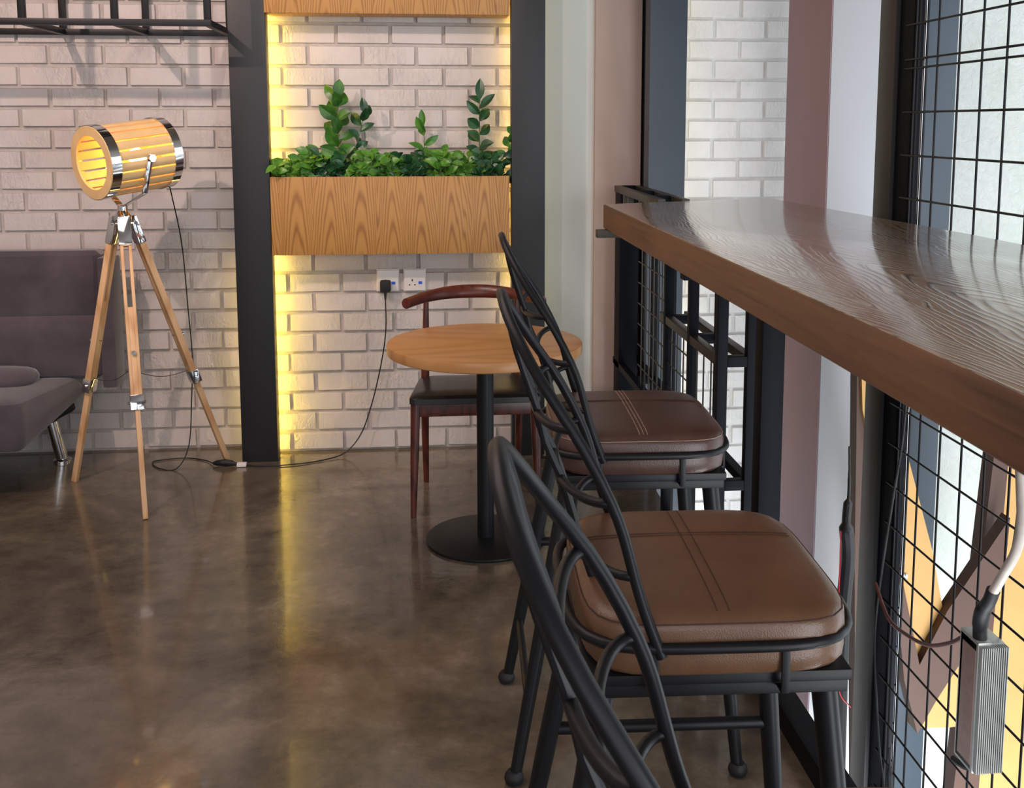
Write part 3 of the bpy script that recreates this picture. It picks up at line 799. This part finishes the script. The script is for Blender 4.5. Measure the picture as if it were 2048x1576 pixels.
tag(MB().tube(spline([(1.462, 3.01, 1.1), (1.463, 3.02, .6), (1.460, 3.07, .32), (1.457, 3.12, .05), (1.455, 3.14, -.2), (1.458, 3.09, -.5), (1.46, 3.05, -.62), (1.46, 3.0, -.8)], 10), .004, 8).build('hanging_cable', M['cable']),
    'thin black cable hanging down the wire mesh beside its post', 'cable')
tag(MB().tube(spline([(1.465, 2.375, 1.1), (1.465, 2.39, .64), (1.468, 2.40, .5), (1.468, 2.42, .38)], 8), [.004]*25, 8).build('black_lead', M['cable']),
    'short black lead beside the pale conduit above the finned power supply', 'cable')
tag(MB().tube(spline([(1.472, 3.04, -.5), (1.47, 3.02, -.62), (1.47, 3.0, -.72), (1.474, 2.99, -.9)], 8), [.004]*5+[.010]*14+[.004]*6, 8).build('cable_joint', M['rubber']),
    'taped black cable joint low on the wire mesh', 'cable')

tag(MB().tube(spline([(1.495, 3.50, .36), (1.50, 3.50, .20), (1.49, 3.49, .08), (1.505, 3.50, -.05), (1.495, 3.5, -.3), (1.50, 3.5, -.9)], 8), [.004]*6+[.006]*5+[.016]*6+[.026]*8+[.026]*8+[.026]*8, 10).build('cable_bundle', M['cable']),
    'black taped cable bundle between the white column and the dark mesh post', 'cable')
tag(MB().tube(spline([(1.37, 3.25, .15), (1.372, 3.25, -.1), (1.375, 3.25, -.33), (1.39, 3.25, -.43), (1.43, 3.25, -.48)], 8), .0022, 8).build('red_wire', plain('red_wire_sheath', (190, 24, 40), .4)),
    'thin red wire hanging low beside the dark mesh post', 'wire')
# ochre sign panels hung beyond the mesh
sg = thing('hanging_sign', 'large ochre angular board, shaded facets coloured brown, hanging beyond the mesh screen', 'sign', (1.9, 3.65, -.8))
yel = [(1.576, .80), (1.66, .80), (1.779, .281), (1.896, -.101), (1.947, -.327), (1.847, -.538), (1.765, -.20), (1.60, .45)]
_sub(MB().prism(yel, 3.64, 3.70), 'ochre_panel', M['yellow_board'], sg)
shaded_outline = [(2.161, 0.01), (2.161, -.16), (2.041, -.487), (1.919, -.689), (1.852, -.817), (1.80, -.62), (1.72, -.10), (1.60, .38), (1.60, .20), (1.70, -.20), (1.76, -.26), (1.847, -.54), (1.947, -.327)]
_sub(MB().prism([(2.175, .03), (2.165, -.22), (2.041, -.487), (1.919, -.689), (1.852, -.817), (1.79, -.60), (1.735, -.20), (1.765, -.20), (1.847, -.538), (1.947, -.327)], 3.60, 3.66), 'shaded_band', M['shaded_board'], sg)  # shaded facet of the sign, darkened by colour
_sub(MB().prism([(2.041, -.487), (2.041, -.82), (1.998, -.824), (1.852, -.817), (1.919, -.689)], 3.64, 3.70), 'lower_ochre_panel', M['yellow_board'], sg)
_sub(MB().prism([(1.575, .80), (1.61, .45), (1.66, .1), (1.69, -.4), (1.72, -1.2), (1.645, -1.2), (1.60, -.1), (1.59, .3)], 3.66, 3.72), 'shaded_rear_panel', M['shaded_board'], sg)  # shaded side as a brown board, lengthened to darken the over-bright column
for (x, z) in ((1.632, .52), (1.79, -.20)):
    _sub(MB().lathe([(0, 0), (.012, .001), (.012, .004), (0, .006)], (x, 3.64, z), 16, Matrix.Rotation(PI/2, 4, 'X')), 'bolt', M['chrome'], sg)
sg2 = thing('hanging_sign', 'ochre panel with its shaded side coloured brown, far right behind the power supply', 'sign', (2.3, 3.65, -.9))
_sub(MB().prism([(2.23, .6), (2.45, .6), (2.45, -1.2), (2.17, -1.2)], 3.72, 3.78), 'ochre_panel', M['yellow_board'], sg2)
_sub(MB().prism([(2.176, .55), (2.228, .6), (2.168, -1.2), (2.06, -1.2)], 3.70, 3.78), 'shaded_edge', M['shaded_board'], sg2)  # shaded side of this panel, shade painted in as brown

# ------------------------------------------------------------------ bar stools
PROF = [(.745, -.090), (.76, -.096), (.806, -.114), (.839, -.124), (.887, -.136), (.927, -.146), (.963, -.158), (.999, -.177), (1.058, -.207), (1.091, -.228), (1.123, -.253), (1.165, -.278), (1.203, -.298), (1.225, -.309), (1.236, -.312)]
def pu0(z):
    for (a, ua), (b, ub) in zip(PROF, PROF[1:]):
        if z <= b: return ua+(ub-ua)*(z-a)/(b-a)
    return PROF[-1][1]
def pu(z):
    return sum(pu0(z+d) for d in (-.04, -.03, -.02, -.01, 0, .01, .02, .03, .04))/9 if z < 1.19 else pu0(z)*.5+.5*(pu0(z-.015)+pu0(z+.015))/2
def half(z):
    t_ = max(0, (z-.97)/(1.236-.97)); return .212*math.sqrt(max(0, 1-t_*t_))
def se_ring(a, c, z, n=56, p=5.0, dome=None):
    out = []
    for k in range(n):
        th = 2*PI*(k+.5)/n; C_, S_ = math.cos(th), math.sin(th)
        r = (abs(C_)**p+abs(S_)**p)**(-1/p)
        out.append(Vector((a*r*C_, c*r*S_, z)))
    return out
def make_stool(label, leather_mat, thread_mat):
    r = thing('bar_stool', label, 'stool', (0, 0, 0), 0, 'windsor-back bar stools along the counter')
    def part(mb, nm, mt, par=None):
        return mb.build(nm, mt, par or r)
    # cushion
    A_, C_ = .201, .2185; UO = .004
    prof = [(.022, .708), (.008, .711), (.002, .719), (0, .738), (.001, .755), (0, .768), (.001, .781), (.005, .791), (.013, .7985), (.026, .8025), (.05, .805), (.1, .807), (.15, .808), (.19, .8082)]
    rings = [[q+Vector((UO, 0, 0)) for q in se_ring(A_-i, C_-i, z, p=5.4-(i*18 if i < .1 else 2.0))] for i, z in prof]
    cu = part(MB().loft(rings), 'seat_cushion', M[leather_mat])
    def ztop(u, v):
        m = max((abs(u-UO)/A_)**5+(abs(v)/C_)**5, 1e-6)**.2
        i = (1-m)*.21
        for (a, za), (b, zb) in zip(prof[5:], prof[6:]):
            if i <= b: return za+(zb-za)*(i-a)/max(1e-6, (b-a)) if i > a else za
        return prof[-1][1]
    se = MB()
    for du in (-.009, 0, .009) if thread_mat == 'thread' else (-.009, .009):
        pts = [(.003+du, v, ztop(.003+du, v)+.0003) for v in [-.198+.396*i/24 for i in range(25)]]
        se.tube(pts, .0012, 6)
    s2 = MB()
    for dv in (-.005, .005):
        pts = [(u, .072+dv, ztop(u, .072+dv)+.0002) for u in [-.18+.36*i/24 for i in range(25)]]
        s2.tube(pts, .0009, 6)
    part(s2, 'cross_seam', M['thread_dark'], cu)
    pp = [q+Vector((UO, 0, 0)) for q in se_ring(A_-.0032, C_-.0032, .7895, p=5.34)]; se.tube(pp, .0010, 6, closed=True)
    part(se, 'seam', M[thread_mat], cu)
    # ring around the cushion
    part(MB().tube(se_ring(.215, .222, .757, 64, 4.2), .0083, 12, closed=True), 'guard_ring', M['black_metal'])
    for (u, v) in ((-.10, -.2215), (.09, -.2215), (-.10, .2215), (.09, .2215), (.2145, -.09), (.2145, .09), (-.2145, 0)):
        o = MB()
        if abs(v) > .2: o.box((u-.006, v-.002, .685), (u+.006, v+.002, .752), .001); o.box((u-.006, min(v, v*.9), .685), (u+.006, max(v, v*.9), .689))
        else: o.box((u-.002, v-.006, .685), (u+.002, v+.006, .752), .001); o.box((min(u, u*.9), v-.006, .685), (max(u, u*.9), v+.006, .689))
        part(o, 'bracket', M['black_metal'])
    fr = MB(); fr.box((-.195, -.205, .692), (.195, .205, .709), .003); fr.box((-.19, -.20, .672), (.19, -.18, .691), .002); fr.box((-.19, .18, .672), (.19, .20, .691), .002)
    fr.box((-.19, -.18, .672), (-.17, .18, .691), .002); fr.box((.17, -.18, .672), (.19, .18, .691), .002)
    part(fr, 'seat_frame', M['black_metal'])
    # legs
    tops = {(1, -1): (.165, -.165), (1, 1): (.165, .165), (-1, -1): (-.165, -.165), (-1, 1): (-.165, .165)}
    foot = {(1, -1): (.225, -.252), (1, 1): (.225, .188), (-1, -1): (-.295, -.252), (-1, 1): (-.295, .188)}
    def lp(k, z):
        t_ = (.68-z)/.68; a = tops[k]; b = foot[k]; return Vector((a[0]+(b[0]-a[0])*t_, a[1]+(b[1]-a[1])*t_, z))
    for k in tops:
        lgo = part(MB().tube([lp(k, .68), lp(k, .35), lp(k, .02)], [.0195, .0175, .0135], 18), 'leg', M['black_metal'])
        f_ = lp(k, 0)
        part(MB().lathe([(.013, 0), (.020, .004), (.023, .013), (.021, .022), (.015, .030)], f_, 18), 'foot_cap', M['rubber'], lgo)
    for (a, b, z, rr) in (((1, -1), (-1, -1), .40, .0115), ((1, 1), (-1, 1), .40, .0115), ((-1, -1), (-1, 1), .18, .0095), ((1, -1), (1, 1), .26, .0095)):
        part(MB().cyl(lp(a, z), lp(b, z), rr, n=12), 'stretcher', M['black_metal'])
    # hoop back
    pts = []
    zs = [.745+.225*i/10 for i in range(11)]
    for z in zs: pts.append((pu(z), -.222+(.222-half(z))*min(1, (z-.745)/.10), z))
    for i in range(1, 24):
        a = PI*i/24; z = .97+(1.236-.97)*math.sin(a); pts.append((pu(z), -.212*math.cos(a), z))
    for z in zs[::-1]: pts.append((pu(z), .222-(.222-half(z))*min(1, (z-.745)/.10), z))
    part(MB().tube(pts, .0082, 16), 'back_hoop', M['black_metal'])
    def surf(z, v, bulge=None):
        h = half(z); bl = .066*math.sqrt(max(0, 1-(v/max(h, .02))**2))*max(0, min(1, (1.21-z)/.20))
        return Vector((pu(z)-bl, v, z))
    for z in (1.073, .970, .862):
        h = half(z)
        part(MB().tube([surf(z-.012*(1-(t_/1.0)**2), t_*h) for t_ in [-math.cos(PI*i/24) for i in range(25)]], .0068, 12), 'back_rung', M['black_metal'])
    for v in (-.068, 0, .068):
        zt2 = 1.236-(1.236-.97)*(1-math.sqrt(max(0, 1-(v/.212)**2)))-.004
        part(MB().tube([surf(z, v) for z in [.765+(zt2-.765)*i/16 for i in range(17)]], .0060, 10), 'back_spindle', M['black_metal'])
    return r
st = make_stool('tan leather bar stool in the middle of the row of three', 'leather', 'thread_dark')
st.location = (.428, 1.608, 0); st.rotation_euler.z = math.radians(-2.4)
st2 = make_stool('dark brown leather bar stool furthest away, beside the round table', 'leather_dark', 'thread')
st2.location = (.492, 2.475, 0); st2.rotation_euler.z = math.radians(-2.2)
st3 = copy_tree(st)
st3['label'] = 'nearest bar stool, only its blurred black hoop back and seat corner in view'
st3.location = (.366, .800, 0); st3.rotation_euler.z = math.radians(-2.8)
